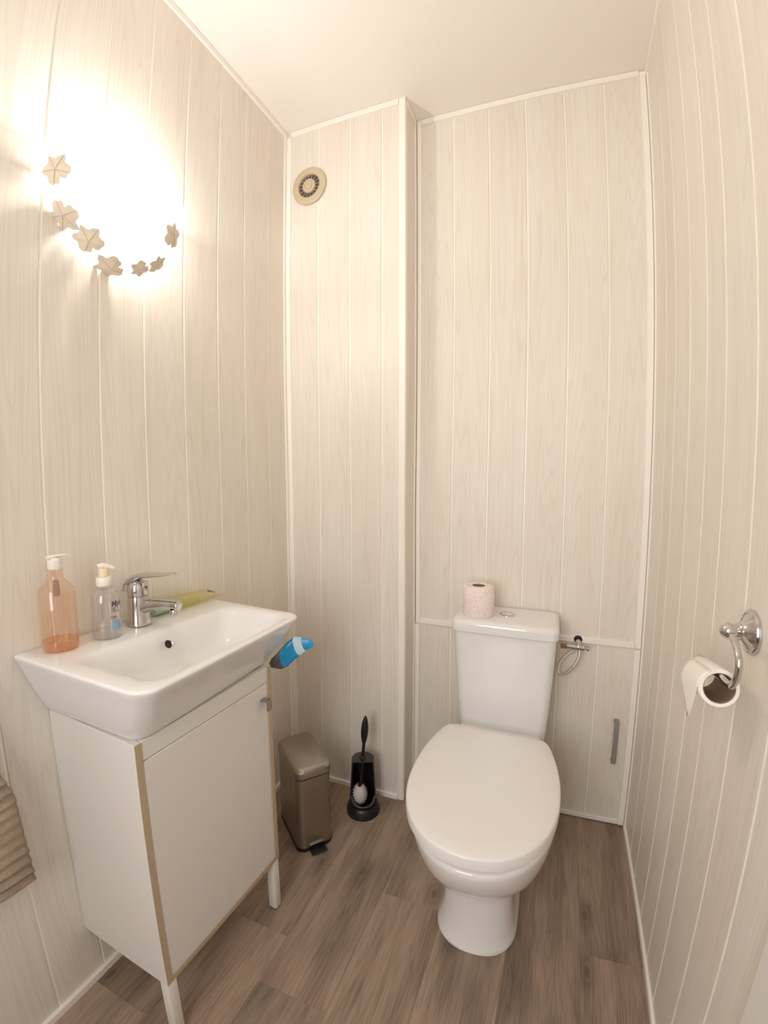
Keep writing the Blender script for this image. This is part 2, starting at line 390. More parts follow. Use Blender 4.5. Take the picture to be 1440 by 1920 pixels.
n_trim = [0]
def trim(ext, mat='trim', name=None, b=.0012):
    n_trim[0] += 1
    return struct(box(name or 'trim_%d' % n_trim[0], ext, mat, b=b))
# upright corner strips
trim((.0045, .0235, -.005, .002, 0, H - .021))                       # left corner, on the boxing
trim((-.002, .004, -.016, -.0005, .021, H - .021))
trim((XB - .022, XB + .002, -.0035, .0015, 0, H))                    # outer corner of boxing, front leg
trim((XB - .001, XB + .0025, .0016, .016, 0, H - .001))              # outer corner of boxing, side leg
trim((XB - .001, XB + .005, YB - .018, YB - .0065, 0, H - .021))
trim((XB + .0068, XB + .022, YB - .006, YB + .002, .6625, H - .001)) # back wall left
trim((W - .0235, W - .005, YB - .006, YB + .002, .6625, H - .005))   # back wall right
trim((W - .0038, W + .002, YB - .018, YB - .001, 0, H - .021), b=.0008)
trim((XB + .0225, W - .0245, YB - .006, YB + .002, .6625, .682))      # over the access door
# ceiling strips
trim((.024, XB - .0225, -.006, .002, H - .021, H - .001))
trim((XB + .0225, W - .024, YB - .007, YB + .002, H - .021, H - .001))
trim((-.002, .007, YF, -.0005, H - .021, H - .001))
trim((W - .007, W + .002, YF, YB, H - .021, H - .001))
trim((XB - .002, XB + .006, .0165, YB - .0065, H - .021, H - .001))
# skirtings
trim((.024, XB - .0225, -.008, .002, 0, .019), name='baseboard_boxing')
trim((-.002, .010, YF, -.0055, 0, .02), name='baseboard_left')
trim((W - .007, W + .002, -.89, YB - .019, 0, .019), name='baseboard_right')
# door casing at the right edge of the picture
trim((W - .014, W + .002, -.972, -.893, 0, 2.08), mat='melamine', b=.003)
d2 = struct(box('door_2', (W - .006, W + .002, -1.72, -.974, .005, 2.04), 'melamine', b=.002))

# floor planks, laid along the room
cols = [(-.19, 0), (-.0045, 0), (.1805, 1), (.3655, 2), (.5505, 3), (.7355, 4), (.9205, 5), (1.1055, 6)]
ends = {0: [-.93, .30], 1: [-1.45, -.62], 2: [-.75], 3: [-.395], 4: [-1.25], 5: [-.86], 6: [-.40]}
for k, (x0, c) in enumerate(cols[1:]):
    x1 = min(x0 + .185, W + .008)
    ys = [YF - .6] + [e for e in ends[k] if e < YB] + [YB + .012]
    for a, b in zip(ys[:-1], ys[1:]):
        V, F = bevbox(0, x1 - x0 - .0004, 0, b - a - .0004, -.004, 0, .00015)
        o = link('plank', V, F, 'plank', floor, smooth=False, local=True)
        o.matrix_basis = wm(floor).inverted() @ Matrix.Translation((x0, a, 0))

# ------------------------------------------------------------------ wash cabinet
cab = thing('wash_cabinet', 'white wash cabinet with tan raw edges under the sink', 'cabinet', (.001, -.925, 0), -.043)
CD, CW, CZ0, CZ1 = .28, .396, .165, .738
for y0 in (0, CW - .015):
    sp = box('side_panel', (0, CD, y0, y0 + .015, CZ0, CZ1), 'melamine', cab, local=True)
    box('edge_strip', (CD, CD + .0008, y0 + .0005, y0 + .0145, CZ0 + .0005, CZ1 - .0005), 'edge', sp, b=0, local=True)
bp_ = box('bottom_panel', (.0, CD - .001, .0152, CW - .0152, CZ0, CZ0 + .013), 'melamine', cab, local=True)
box('edge_strip', (CD - .001, CD + .0006, .0155, CW - .0155, CZ0 + .0003, CZ0 + .0125), 'edge', bp_, b=0, local=True)
box('back_panel', (.001, .005, .0152, CW - .0152, CZ0 + .0135, CZ1), 'melamine', cab, local=True)
box('top_rail', (CD - .018, CD - .0005, .0158, CW - .0158, .6985, CZ1), 'melamine', cab, local=True)
dr = box('door', (CD - .018, CD, .0162, CW - .0165, CZ0 + .0145, .6965), 'melamine', cab, b=.0015, local=True)
ky, kz = CW - .036, .654
V, F = merge(bevbox(CD, CD + .022, ky - .008, ky + .008, kz + .004, kz + .010, .001), bevbox(CD + .018, CD + .024, ky - .008, ky + .008, kz - .018, kz + .010, .0012))
link('door_knob', V, F, 'satin', dr, smooth=False, local=True)['label'] = 'small bent nickel knob'
for (lx, ly) in ((CD - .026, .001), (CD - .026, CW - .026)):
    box('leg', (lx, lx + .025, ly, ly + .025, .004, CZ0 - .0003), 'whitepaint', cab, b=.003, seg=2, local=True)
    V, F = bevbox(lx + .002, lx + .023, ly + .002, ly + .023, .0002, .0045, .001)
    link('leg_foot', V, F, 'blackrub', cab, smooth=False, local=True)

# ------------------------------------------------------------------ sink
D_, L_ = .37, .52
QB = [Vector((.0015, -.985, .879)), Vector((.374, -.982, .877)), Vector((.366, -.492, .866)), Vector((.012, -.450, .862))]  # back-left, front-left, front-right, back-right
def SM(X, Y, h):
    a, b = X / D_, Y / L_
    p = QB[0] * (1 - a) * (1 - b) + QB[1] * a * (1 - b) + QB[2] * a * b + QB[3] * (1 - a) * b
    h = h * (p.z - .7385) / .127
    return p - Vector((0, 0, h))
sink = thing('sink', 'white ceramic washbasin with wide rim on the white cabinet', 'sink', (.18, -.72, .735))
rings = []
def sr(x0, x1, y0, y1, r, h, flat=None):
    rings.append([SM(x, y, h) for x, y in rrect(x0, x1, y0, y1, r, 8)])
HB = .127
sr(.0, .278, .056, L_ - .052, (.004, .03, .03, .004), HB)
for h, s, f in ((.118, .050, .080), (.100, .041, .066), (.075, .030, .047), (.050, .020, .030), (.028, .011, .015), (.014, .004, .005), (.006, .0005, .0005)):
    sr(0, D_ - f, s, L_ - s, (.008, .042, .042, .008), h)
sr(.000, D_, .000, L_, (.010, .042, .042, .010), .0035)
sr(.001, D_ - .0015, .0015, L_ - .0015, (.010, .042, .042, .010), .001)
sr(.004, D_ - .005, .005, L_ - .005, (.010, .040, .040, .010), .0)
# rim and bowl
bx0, bx1, by0, by1 = .118, D_ - .019, .040, L_ - .024
for ins, h, r in ((-.004, .0002, .045), (.002, .0010, .045), (.008, .0040, .047), (.014, .010, .05)):
    sr(bx0 + ins, bx1 - ins * .75, by0 + ins * 1.2, by1 - ins, r, h)
sr(bx0 + .020, bx1 - .016, by0 + .030, by1 - .022, .052, .024)
sr(bx0 + .026, bx1 - .024, by0 + .055, by1 - .038, .055, .045)
sr(bx0 + .032, bx1 - .034, by0 + .080, by1 - .055, .055, .066)
sr(bx0 + .042, bx1 - .046, by0 + .105, by1 - .075, .05, .080)
sr(bx0 + .060, bx1 - .064, by0 + .135, by1 - .105, .04, .088)
sr(bx0 + .085, bx1 - .088, by0 + .19, by1 - .17, .022, .091)
V, F = loft(rings, True, True)
link('basin', V, F, 'ceramic', sink, ang=60)
# overflow hole on the back slope of the bowl
oc = Vector((.158, -.735, .842))
nrm = Vector((.86, -.05, .45)).normalized()
V, F = lathe([(.0085, .0), (.0095, .0012), (.0102, .0)], oc, 24, nrm, False, False)
hole = link('overflow_ring', V, F, 'chrome', sink)
V, F = lathe([(.009, .0004), (.001, .0005)], oc, 24, nrm)
link('overflow_hole', V, F, 'dark', sink)

# ------------------------------------------------------------------ tap
tp = Vector((.052, -.724, .874))
tap = thing('mixer_tap', 'chrome single lever mixer tap on the back of the sink', 'tap', tp)
V, F = lathe([(.0285, -.001), (.0285, .004), (.0262, .012), (.0245, .035), (.0235, .060), (.0225, .068)], tp, 32)
link('tap_body', V, F, 'chrome', tap)
d = Vector((1, .16, 0)).normalized()
pts = curve([tp + d * .004 + Vector((0, 0, .036)), tp + d * .035 + Vector((0, 0, .047)), tp + d * .070 + Vector((0, 0, .051)), tp + d * .100 + Vector((0, 0, .052)), tp + d * .110 + Vector((0, 0, .0515)), tp + d * .117 + Vector((0, 0, .0505))], 6)
V, F = tube(pts, lambda t: (.0175 - .0075 * min(1, t * 1.7) + .0035 * max(0, (t - .5) / .5)) * (1 if t < .9 else math.sqrt(max(.12, 1 - ((t - .9) / .1) ** 2))), 20)
link('spout', V, F, 'chrome', tap)
V, F = lathe([(.0095, 0), (.0105, -.003), (.010, -.012), (.008, -.0125)], tp + d * .102 + Vector((0, 0, .042)), 20)
link('spout_aerator', V, F, 'chrome', tap)
# cartridge housing and lever
V, F = lathe([(.0225, .069), (.0235, .074), (.023, .092), (.019, .102), (.010, .108), (.002, .109)], tp, 28)
cap = link('cartridge_cap', V, F, 'chrome', tap)
def lever():
    rings = []
    ctr = curve([tp - d * .022 + Vector((0, 0, .082)), tp - d * .014 + Vector((0, 0, .103)), tp + d * .012 + Vector((0, 0, .117)), tp + d * .045 + Vector((0, 0, .121)), tp + d * .080 + Vector((0, 0, .124)), tp + d * .108 + Vector((0, 0, .127))], 5)
    s = Vector((-d.y, d.x, 0)); n = len(ctr)
    for i, p in enumerate(ctr):
        t = i / (n - 1); tg = (ctr[min(i + 1, n - 1)] - ctr[max(i - 1, 0)]).normalized(); u = s.cross(tg)
        wd = .022 * (1 - t) ** .6 + .0085 if t < 1 else .0085
        wd = min(wd, .0225); th = .0075 * (1 - t) + .0022
        rings.append([p + s * (wd * math.copysign(abs(math.cos(a)) ** .7, math.cos(a))) + u * (th * math.sin(a)) for a in [2 * PI * j / 16 for j in range(16)]])
    return loft(rings)
V, F = lever(); link('lever', V, F, 'chrome', tap)
cp = tp + d * .0225 + Vector((0, 0, .086))
V, F = merge(bevbox(-.009, .009, -.0012, .003, -.016, .018, .003, 2))
q = Matrix.Translation(cp) @ Matrix(((d.y * -1 if False else -d.y, d.x, 0, 0), (d.x, d.y, 0, 0), (0, 0, 1, 0), (0, 0, 0, 1))).to_4x4()
V = [q @ v for v in V]
fp = link('front_plate', V, F, 'chrome', tap)
V, F = lathe([(.0030, 0), (.0032, .001), (.001, .0015)], cp + d * .0032 + Vector((0, 0, .004)), 14, d)
link('temperature_mark', V, F, 'red', fp)['label'] = 'red hot-water dot'

# ------------------------------------------------------------------ bottles
def pump_bottle(c, body, glassmat, liq_prof, liqmat, name, label, cat='bottle'):
    t = thing(name, label, cat, c)
    V, F = lathe(body, c, 40, cap1=False); link('bottle_body', V, F, glassmat, t)
    V, F = lathe(liq_prof, c, 40); link('liquid', V, F, liqmat, t)
    return t
c1 = Vector((.049, -.912, .8785))
b1 = pump_bottle(c1, [(.028, .0005), (.0325, .002), (.0335, .008), (.0335, .118), (.032, .1235), (.0150, .143), (.0138, .146), (.0138, .150), (.0148, .1505), (.0148, .153), (.0135, .1545), (.0135, .160), (.0148, .1605), (.0148, .1625), (.013, .164)],
                 'orangeglass', [(.026, .002), (.0315, .003), (.0325, .008), (.0325, .0175)], 'orangesoap', 'soap_bottle',
                 'orange transparent pump bottle almost empty, at the left end of the sink')
V, F = lathe([(.0125, .164), (.0135, .166), (.0130, .182), (.0095, .184), (.0095, .187), (.002, .188)], c1, 24); link('pump_collar', V, F, 'pumpwhite', b1)
dd = Vector((.25, .97, 0)).normalized()
pts = [c1 + Vector((0, 0, .188)) - dd * .014, c1 + Vector((0, 0, .1895)), c1 + Vector((0, 0, .190)) + dd * .018, c1 + Vector((0, 0, .1875)) + dd * .030]
V, F = tube(curve(pts, 4), lambda t: .0105 - .0075 * t, 16, flat=.32); link('pump_head', V, F, 'pumpwhite', b1)
V, F = merge(tube([c1 + Vector((0, 0, .16)), c1 + Vector((.002, 0, .010))], .002, 8)); link('dip_tube', V, F, 'pumpclear', b1)
V, F = lathe([(.006, .108), (.006, .128), (.0045, .140)], c1, 16); link('pump_chamber', V, F, 'core', b1)

c2 = Vector((.066, -.818, .8755))
b2 = pump_bottle(c2, [(.025, .0005), (.029, .002), (.030, .008), (.0298, .030), (.0285, .055), (.0290, .080), (.0275, .092), (.0225, .102), (.0155, .1085), (.0145, .110), (.0205, .1115), (.0205, .113), (.013, .114)],
                 'clearplastic', [(.024, .002), (.0285, .003), (.0293, .008), (.0293, .014)], 'clearsoap', 'soap_bottle',
                 'clear printed pump bottle with white pump, between orange bottle and tap')
V, F = lathe([(.0150, .1142), (.0160, .116), (.0158, .131), (.0140, .1335), (.003, .134)], c2, 28); link('pump_collar', V, F, 'pumpwhite', b2)
V, F = lathe([(.0100, .1342), (.0098, .150), (.009, .152)], c2, 20); link('pump_neck', V, F, 'pumpcream', b2)
dd = Vector((.45, .9, 0)).normalized()
V, F = tube(curve([c2 + Vector((0, 0, .155)) - dd * .010, c2 + Vector((0, 0, .1575)), c2 + Vector((0, 0, .154)) + dd * .012, c2 + Vector((0, 0, .1495)) + dd * .021], 5), lambda t: .0068 - .003 * t, 14)
link('pump_head', V, F, 'pumpwhite', b2)
V, F = merge(tube([c2 + Vector((0, 0, .113)), c2 + Vector((0, 0, .010))], .0018, 8), lathe([(.005, .085), (.005, .108)], c2, 14)); link('dip_tube', V, F, 'pumpclear', b2)
# print on the clear bottle, wrapped round it
def wraptext(txt, size, ang, z, r, c, mat, parent, name, shear=0.):
    fc = bpy.data.curves.new(name, 'FONT'); fc.body = txt; fc.size = size; fc.shear = shear; fc.offset = size * .02
    to = bpy.data.objects.new('tmp', fc); COL.objects.link(to)
    dg = bpy.context.evaluated_depsgraph_get(); me = bpy.data.meshes.new_from_object(to.evaluated_get(dg))
    V = [(v.co.x, v.co.y) for v in me.vertices]; F = [list(p.vertices) for p in me.polygons]
    bpy.data.objects.remove(to); bpy.data.curves.remove(fc); bpy.data.meshes.remove(me)
    W_ = [Vector((c[0] + r * math.cos(ang + x / r), c[1] + r * math.sin(ang + x / r), c[2] + z + y)) for x, y in V]
    return link(name, W_, F, mat, parent, smooth=False)
A0 = math.radians(-14)
lab = wraptext('Mon', .017, A0, .071, .0297, c2, 'ink', b2, 'printed_logo', .1)
wraptext('Cent', .0075, A0 - .12, .0455, .0302, c2, 'ink', b2, 'printed_text')
def arc_on(cyl, pts, r, wd, mat, name, parent):
    P = [Vector((cyl[0] + r * math.cos(a), cyl[1] + r * math.sin(a), cyl[2] + z)) for a, z in pts]
    V, F = tube(P, wd, 6); return link(name, V, F, mat, parent)
V, F = merge(*[tube([Vector((c2.x + .0299 * math.cos(A0 + a), c2.y + .0299 * math.sin(A0 + a), c2.z + z)) for a, z in
                     [(.42 + .2 * math.cos(s * PI / 8), .0645 + .0058 * math.sin(s * PI / 8)) for s in range(0, 15)]], .0006, 5),
              *[tube([Vector((c2.x + .0299 * math.cos(A0 + a), c2.y + .0299 * math.sin(A0 + a), c2.z + z)) for a in (0, .08, .16, .22)], .0005, 5) for z in (.0600, .0635, .067)]])
link('printed_swirl', V, F, 'ink', b2)
bl = []
for k, (a, h, lean) in enumerate(((.05, .014, -.1), (.16, .024, -.04), (.28, .030, 0), (.38, .022, .06), (.48, .026, .1), (.58, .013, .14))):
    n = 6; Pl = []
    for s in range(n + 1):
        t = s / n; wd = .075 * math.sin(PI * min(1, t * .9 + .05)); Pl.append((A0 + a + lean * t, .017 + h * t, wd))
    V = []
    for (aa, z, wd) in Pl:
        for sg in (-1, 1): V.append(Vector((c2.x + .0302 * math.cos(aa + sg * wd), c2.y + .0302 * math.sin(aa + sg * wd), c2.z + z)))
    F = [[2 * s, 2 * s + 1, 2 * s + 3, 2 * s + 2] for s in range(n)]
    bl.append((V, F))
V, F = merge(*bl); link('printed_plant', V, F, 'inkblue', b2, smooth=False)

# ------------------------------------------------------------------ gel tube behind the tap
tb = thing('gel_tube', 'translucent yellow tube with green cap lying behind the tap', 'tube', (.03, -.56, .866))
def tubering(y, r, flat, x=.030, z=.0):
    zb = .8715 - .020 * (y + .66)
    hh = r * flat
    return [Vector((x + r * math.cos(a), y, zb + z + hh + hh * math.sin(a))) for a in [2 * PI * j / 24 for j in range(24)]]
V, F = loft([tubering(-.668, .0125, 1), tubering(-.664, .0145, 1), tubering(-.612, .0165, 1), tubering(-.604, .0160, 1)])
link('tube_cap', V, F, 'tubegreen', tb)
V, F = loft([tubering(-.603, .0150, 1), tubering(-.585, .0165, 1), tubering(-.55, .0175, .95), tubering(-.51, .0190, .84), tubering(-.475, .0205, .64, .029), tubering(-.447, .0215, .34, .028, .003), tubering(-.432, .0215, .08, .028, .008)])
link('tube_body', V, F, 'yellowclear', tb)
V, F = loft([tubering(-.600, .0105, 1, .030, .003), tubering(-.585, .0130, 1, .030, .003), tubering(-.55, .0145, .95, .030, .002), tubering(-.515, .0155, .72, .03, .002)])
link('gel', V, F, clear('green_yellow_gel', (.92, .92, .52), .05), tb)
V = []
for i in range(5):
    y = -.485 + i * .007
    for x in (.0385, .0455): V.append(Vector((x, y, .8985 - (y + .485) * .42 - (x - .0385) * .9)))
link('tube_print', V, [[2 * i, 2 * i + 1, 2 * i + 3, 2 * i + 2] for i in range(4)], 'greyfilm', tb, smooth=False)

# ------------------------------------------------------------------ blue pack hanging beside the sink
pk = thing('wipes_pack', 'blue and grey plastic pack beside the right end of the sink', 'pack', (.33, -.49, .74))
PA = [  # stations along the pack: upper edge, lower edge (x,y,z), half thickness
    (Vector((.2850, -.512, .745)), Vector((.2720, -.512, .7145)), .0045),
    (Vector((.2960, -.505, .754)), Vector((.3050, -.503, .7115)), .011),
    (Vector((.3060, -.499, .768)), Vector((.3160, -.498, .7170)), .0125),
    (Vector((.3200, -.492, .786)), Vector((.3310, -.490, .7330)), .0120),
    (Vector((.3360, -.486, .800)), Vector((.3520, -.485, .7500)), .0100),
    (Vector((.3560, -.480, .7980)), Vector((.3680, -.480, .7640)), .0070),
    (Vector((.3720, -.476, .7925)), Vector((.3790, -.476, .7700)), .0035),
    (Vector((.3830, -.474, .7900)), Vector((.3860, -.474, .7740)), .0012)]
def packring(s):
    a, b, th = PA[s]; nn = Vector((-.55, -.83, 0)); m = (a + b) / 2; hh = (a - b) / 2
    return [m + hh * math.cos(t) * (1 if abs(math.cos(t)) < .9 else 1) + nn * th * math.copysign(abs(math.sin(t)) ** .7, math.sin(t)) for t in [2 * PI * j / 16 for j in range(16)]]
V, F = loft([packring(0), packring(1), packring(2)]); link('grey_end', V, F, 'greyfilm', pk)['label'] = 'dark grey end of the pack'
V, F = loft([packring(2), packring(3), packring(4)]); link('wrapper', V, F, 'blue', pk)
V, F = loft([packring(4), packring(5)]); link('pale_band', V, F, 'palefilm', pk)['label'] = 'pale blue band'
V, F = loft([packring(5), packring(6), packring(7)]); link('sealed_tip', V, F, 'blue', pk)

# ------------------------------------------------------------------ wall lamp
lc = Vector((0, -.725, 1.9)); LS = Vector((.13, .178, .2))
lamp = thing('wall_lamp', 'lit glass bowl wall lamp trimmed with ivy leaves on the left wall', 'lamp', (0, -.725, 1.7))
def bowl(sc, m0=0, nth=14, nph=28):
    rings = []
    for i in range(nth + 1):
        el = (PI / 2) * i / nth
        rings.append([lc + Vector((LS.x * sc * math.cos(el) * math.sin(PI * j / nph) + .001, -LS.y * sc * math.cos(el) * math.cos(PI * j / nph), -LS.z * sc * math.sin(el))) for j in range(nph + 1)])
    return rings
ro = bowl(1.0)[:-1]; V, F = loft(ro, False, False, closed=False)
gl = link('glass_shade', V, F, 'lampglass', lamp)
V, F = tube([p + Vector((0, 0, .001)) for p in bowl(1.0)[0]], .0022, 8); link('shade_rim', V, F, 'lampglass', gl)
V, F = merge(lathe([(.045, 0), (.045, .012), (.040, .016), (.002, .017)], lc + Vector((.0005, 0, -.02)), 28, (1, 0, 0)), tube([lc + Vector((.015, 0, -.02)), lc + Vector((.045, 0, -.022)), lc + Vector((.055, 0, -.03)), lc + Vector((.055, 0, -.055))], .006, 10),
             lathe([(.016, -.055), (.017, -.09), (.012, -.094)], lc + Vector((.055, 0, 0)), 20))
link('lamp_holder', V, F, 'whitepaint', lamp)
V, F = ball(lc + Vector((.055, 0, -.020)), .021); link('bulb', V, F, 'bulb', lamp)
pl = bpy.data.lights.new('lamp_light', 'POINT'); pl.energy = LAMP_W; pl.color = (1, .985, .965); pl.shadow_soft_size = .030
po = bpy.data.objects.new('lamp_light', pl); COL.objects.link(po); po.location = lc + Vector((.055, 0, -.020))
# ivy leaves, raised veins
def leaf(p, rot, size, flip=1):
    p = Vector(p); q = (p - lc); n = Vector((q.x / LS.x ** 2, q.y / LS.y ** 2, q.z / LS.z ** 2)).normalized()
    up = (Vector((0, 0, 1)) - n * n.z).normalized(); s = up.cross(n)
    out = [(0, 1.05), (.16, .86), (.30, .66), (.42, .62), (.66, .66), (.98, .50), (.92, .28), (.76, .10), (.80, -.06), (.92, -.30), (.78, -.56), (.50, -.62), (.34, -.74), (.14, -.66), (.0, -.46)]
    full = out + [(-x * .95, y) for x, y in reversed(out[1:-1])]
    ca, sa = math.cos(rot), math.sin(rot)
    def to(x, y, h):
        x *= flip; X, Y = (x * ca - y * sa) * size, (x * sa + y * ca) * size
        d2 = X * X + Y * Y
        return p + s * X + up * Y + n * (h - d2 * 3.2)
    N_ = len(full)
    V = [to(x, y, .0015) for x, y in full] + [to(x, y, .0045) for x, y in full]
    V += [to(x * .55, y * .55, .0062 - .0012 * (k % 2)) for k, (x, y) in enumerate(full)] + [to(0, 0, .0075)]
    F = []
    for j in range(N_):
        k = (j + 1) % N_
        F += [[j, k, N_ + k, N_ + j], [N_ + j, N_ + k, 2 * N_ + k, 2 * N_ + j], [2 * N_ + j, 2 * N_ + k, 3 * N_]]
    F.append(list(range(N_))[::-1])
    # veins
    parts = [(V, F)]
    for (x, y) in ((0, 1), (.92, .5), (-.87, .5), (.72, -.62), (-.68, -.62)):
        parts.append(tube([to(x * t, y * t, .0088 - .0035 * t) for t in (0, .25, .5, .75, .92)], lambda t: .0011 * (1 - .6 * t), 6))
    V, F = merge(*parts)
    link('ivy_leaf', V, F, 'leafc', gl, smooth=True, ang=50)
for (p, r, s, fl) in (((.037, -.890, 1.850), 0.5, .030, 1), ((.023, -.861, 1.775), 2.6, .031, -1), ((.037, -.814, 1.737), .3, .030, 1), ((.026, -.752, 1.707), 1.9, .032, 1),
                  ((.053, -.694, 1.721), 2.9, .023, 1), ((.064, -.655, 1.743), .9, .024, -1), ((.104, -.647, 1.806), .2, .030, 1)):
    leaf(p, r, s * 1.1, fl)

# ------------------------------------------------------------------ extractor fan vent
fc_ = Vector((.106, 0, 2.311))
fan = thing('vent_fan', 'round cream extractor vent high on the boxed-in wall', 'vent', fc_)
ax = (0, -1, 0)
V, F = lathe([(.0705, .0005), (.0715, .004), (.070, .009), (.064, .0125), (.054, .0135), (.046, .0115), (.0435, .008), (.0435, .002)], fc_, 48, ax, False, False); link('flange', V, F, 'fan', fan)
V, F = lathe([(.0435, .0012), (.001, .0014)], fc_, 40, ax); link('mesh_backing', V, F, 'fanslot', fan)
V, F = lathe([(.0265, .002), (.027, .008), (.0255, .0105), (.018, .0115), (.0165, .0095), (.0145, .0095), (.0135, .0125), (.010, .0135), (.001, .014)], fc_, 40, ax); link('centre_disc', V, F, 'fan', fan)
for k in range(16):
    a = 2 * PI * k / 16 + .1
    dv = Vector((math.cos(a), 0, math.sin(a)))
    V, F = tube([fc_ + dv * .0262 + Vector((0, -.005, 0)), fc_ + dv * .0432 + Vector((0, -.005, 0))], .0009, 6); link('grille_spoke', V, F, M['fan'], fan)
V, F = lathe([(.0372, .0045), (.0380, .0055), (.0388, .0045), (.0380, .004)], fc_, 40, ax, False, False); link('grille_ring', V, F, 'satin', fan)

# ------------------------------------------------------------------ toilet
TX = .8315
toi = thing('toilet', 'white close-coupled toilet with closed lid against the back wall', 'toilet', (TX, -.25, 0))
def outline(tab, n=10):
    """tab: list (y, halfwidth) back to front -> closed loop"""
    P = [Vector((b, a, 0)) for a, b in tab]; C_ = curve(P, n)
    R_ = [(max(p.x, 0), p.y) for p in C_]
    return R_
def egg(tab, z, dx=-.0035, n=6, scale=1.):
    R_ = outline(tab, n); cy = (tab[0][0] + tab[-1][0]) / 2
    loop = [(TX + dx + x * scale, cy + (y - cy) * scale, z) for x, y in R_] + [(TX + dx - x * scale, cy + (y - cy) * scale, z) for x, y in reversed(R_[1:-1])]
    return loop
LID = [(-.130, 0), (-.1305, .07), (-.133, .127), (-.150, .154), (-.200, .171), (-.270, .185), (-.350, .1915), (-.430, .188), (-.500, .172), (-.560, .142), (-.605, .098), (-.628, .052), (-.635, 0)]
def inset(tab, d):
    cy = -.36; out = []
    for y, x in tab:
        k = (x - d) / x if x > 0 else 1
        out.append((y - math.copysign(d, y - cy) * (1 if x < .16 else .3), max(0, x - d if x > 0 else 0)))
    return out
# bowl and foot: sections from the floor up
def sec(z, yb, yf, wb, wm_, p=2.15, ym=-.35):
    n1, n2 = 10, 26; half = [(0, yb), (wb * .6, yb)]
    for i in range(n1 + 1):
        t = i / n1; half.append((wb + (wm_ - wb) * (t * t * (3 - 2 * t)), yb - .006 + (ym - yb + .006) * t))
    for i in range(1, n2):
        a = .5 * PI * i / n2; half.append((wm_ * math.cos(a) ** (2 / p), ym + (yf - ym) * math.sin(a) ** (2 / p)))
    half.append((0, yf))
    return [(TX + x, y, z) for x, y in half] + [(TX - x, y, z) for x, y in reversed(half[1:-1])]
S = [sec(.0, .05, -.489, .088, .107, 2.3, -.38), sec(.006, .05, -.492, .090, .109, 2.3, -.38), sec(.012, .05, -.488, .087, .106, 2.3, -.38),
     sec(.04, .05, -.479, .083, .099, 2.3, -.38), sec(.08, .05, -.472, .079, .093, 2.3, -.38), sec(.13, .045, -.466, .078, .090, 2.3, -.38), sec(.165, .04, -.467, .080, .092, 2.2, -.37),
     sec(.185, .035, -.474, .084, .100, 2.2, -.36), sec(.203, .03, -.492, .088, .116, 2.2, -.35), sec(.225, .025, -.522, .092, .136, 2.15, -.35), sec(.25, .02, -.552, .096, .153), sec(.28, .01, -.580, .102, .166),
     sec(.315, .0, -.603, .110, .175), sec(.350, 0, -.620, .118, .1815), sec(.380, 0, -.631, .125, .1855), sec(.390, 0, -.632, .126, .186), sec(.396, 0, -.629, .124, .184), sec(.398, 0, -.620, .120, .176)]
V, F = loft(S); link('bowl', V, F, 'ceramic', toi, ang=60)
# seat ring and lid
V, F = loft([egg(inset(LID, .022), .3985), egg(inset(LID, .020), .4000), egg(inset(LID, .020), .4060), egg(inset(LID, .021), .4075)]); link('seat', V, F, 'seat', toi)
V, F = loft([egg(inset(LID, .003), .4085), egg(LID, .4105), egg(LID, .434), egg(inset(LID, .0015), .4370), egg(inset(LID, .005), .4390), egg(inset(LID, .03), .4397), egg(inset(LID, .06), .4402)])
link('lid', V, F, 'seat', toi, ang=50)
for sx in (-.075, .075):
    V, F = lathe([(.010, -.018), (.011, -.015), (.011, .015), (.010, .018)], (TX + sx, -.118, .412), 16, (1, 0, 0)); link('hinge', V, F, 'seat', toi)
# cistern
cyc = .010; R0 = []
for z, w2, y0, y1, r in ((.354, .126, -.045, .100, .02), (.357, .134, -.053, .104, .022), (.385, .139, -.055, .106, .024), (.48, .146, -.066, .108, .026), (.60, .153, -.074, .110, .028), (.70, .158, -.080, .112, .028), (.7245, .159, -.081, .112, .028)):
    R0.append([(TX + .004 + x, y, z) for x, y in rrect(-w2, w2, y0, y1, (r, r, .012, .012), 6)])
V, F = loft(R0); link('cistern_tank', V, F, 'ceramic', toi, ang=50)
R0 = []
for z, w2, y0, y1, r in ((.7255, .161, -.082, .112, .028), (.7275, .165, -.0865, .113, .030), (.750, .166, -.0875, .113, .030), (.759, .164, -.0855, .112, .03), (.7640, .158, -.079, .108, .028), (.7655, .148, -.069, .100, .024)):
    R0.append([(TX + .004 + x, y, z) for x, y in rrect(-w2, w2, y0, y1, (r, r, .014, .014), 6)])
V, F = loft(R0); link('cistern_lid', V, F, 'ceramic', toi, ang=50)
bc = (.838, .022, .7655)
V, F = lathe([(.0255, -.0005), (.0255, .0018), (.0235, .003), (.0205, .0028), (.020, .0015), (.001, .0015)], bc, 32); fb = link('flush_button', V, F, 'chrome', toi); fb['label'] = 'round chrome flush button'
V, F = loft([[(bc[0] + .0185 * math.cos(a), bc[1] + .002 + .0165 * math.sin(a), .7668 + z) for a in [PI * j / 16 for j in range(17)]] for z in (0, .0018)]); link('half_button', V, F, 'chrome', fb)
V, F = loft([[(bc[0] + .0185 * math.cos(a), bc[1] - .002 + .0165 * math.sin(a), .7668 + z) for a in [PI + PI * j / 16 for j in range(17)]] for z in (0, .0014)]); link('half_button', V, F, 'chrome', fb)

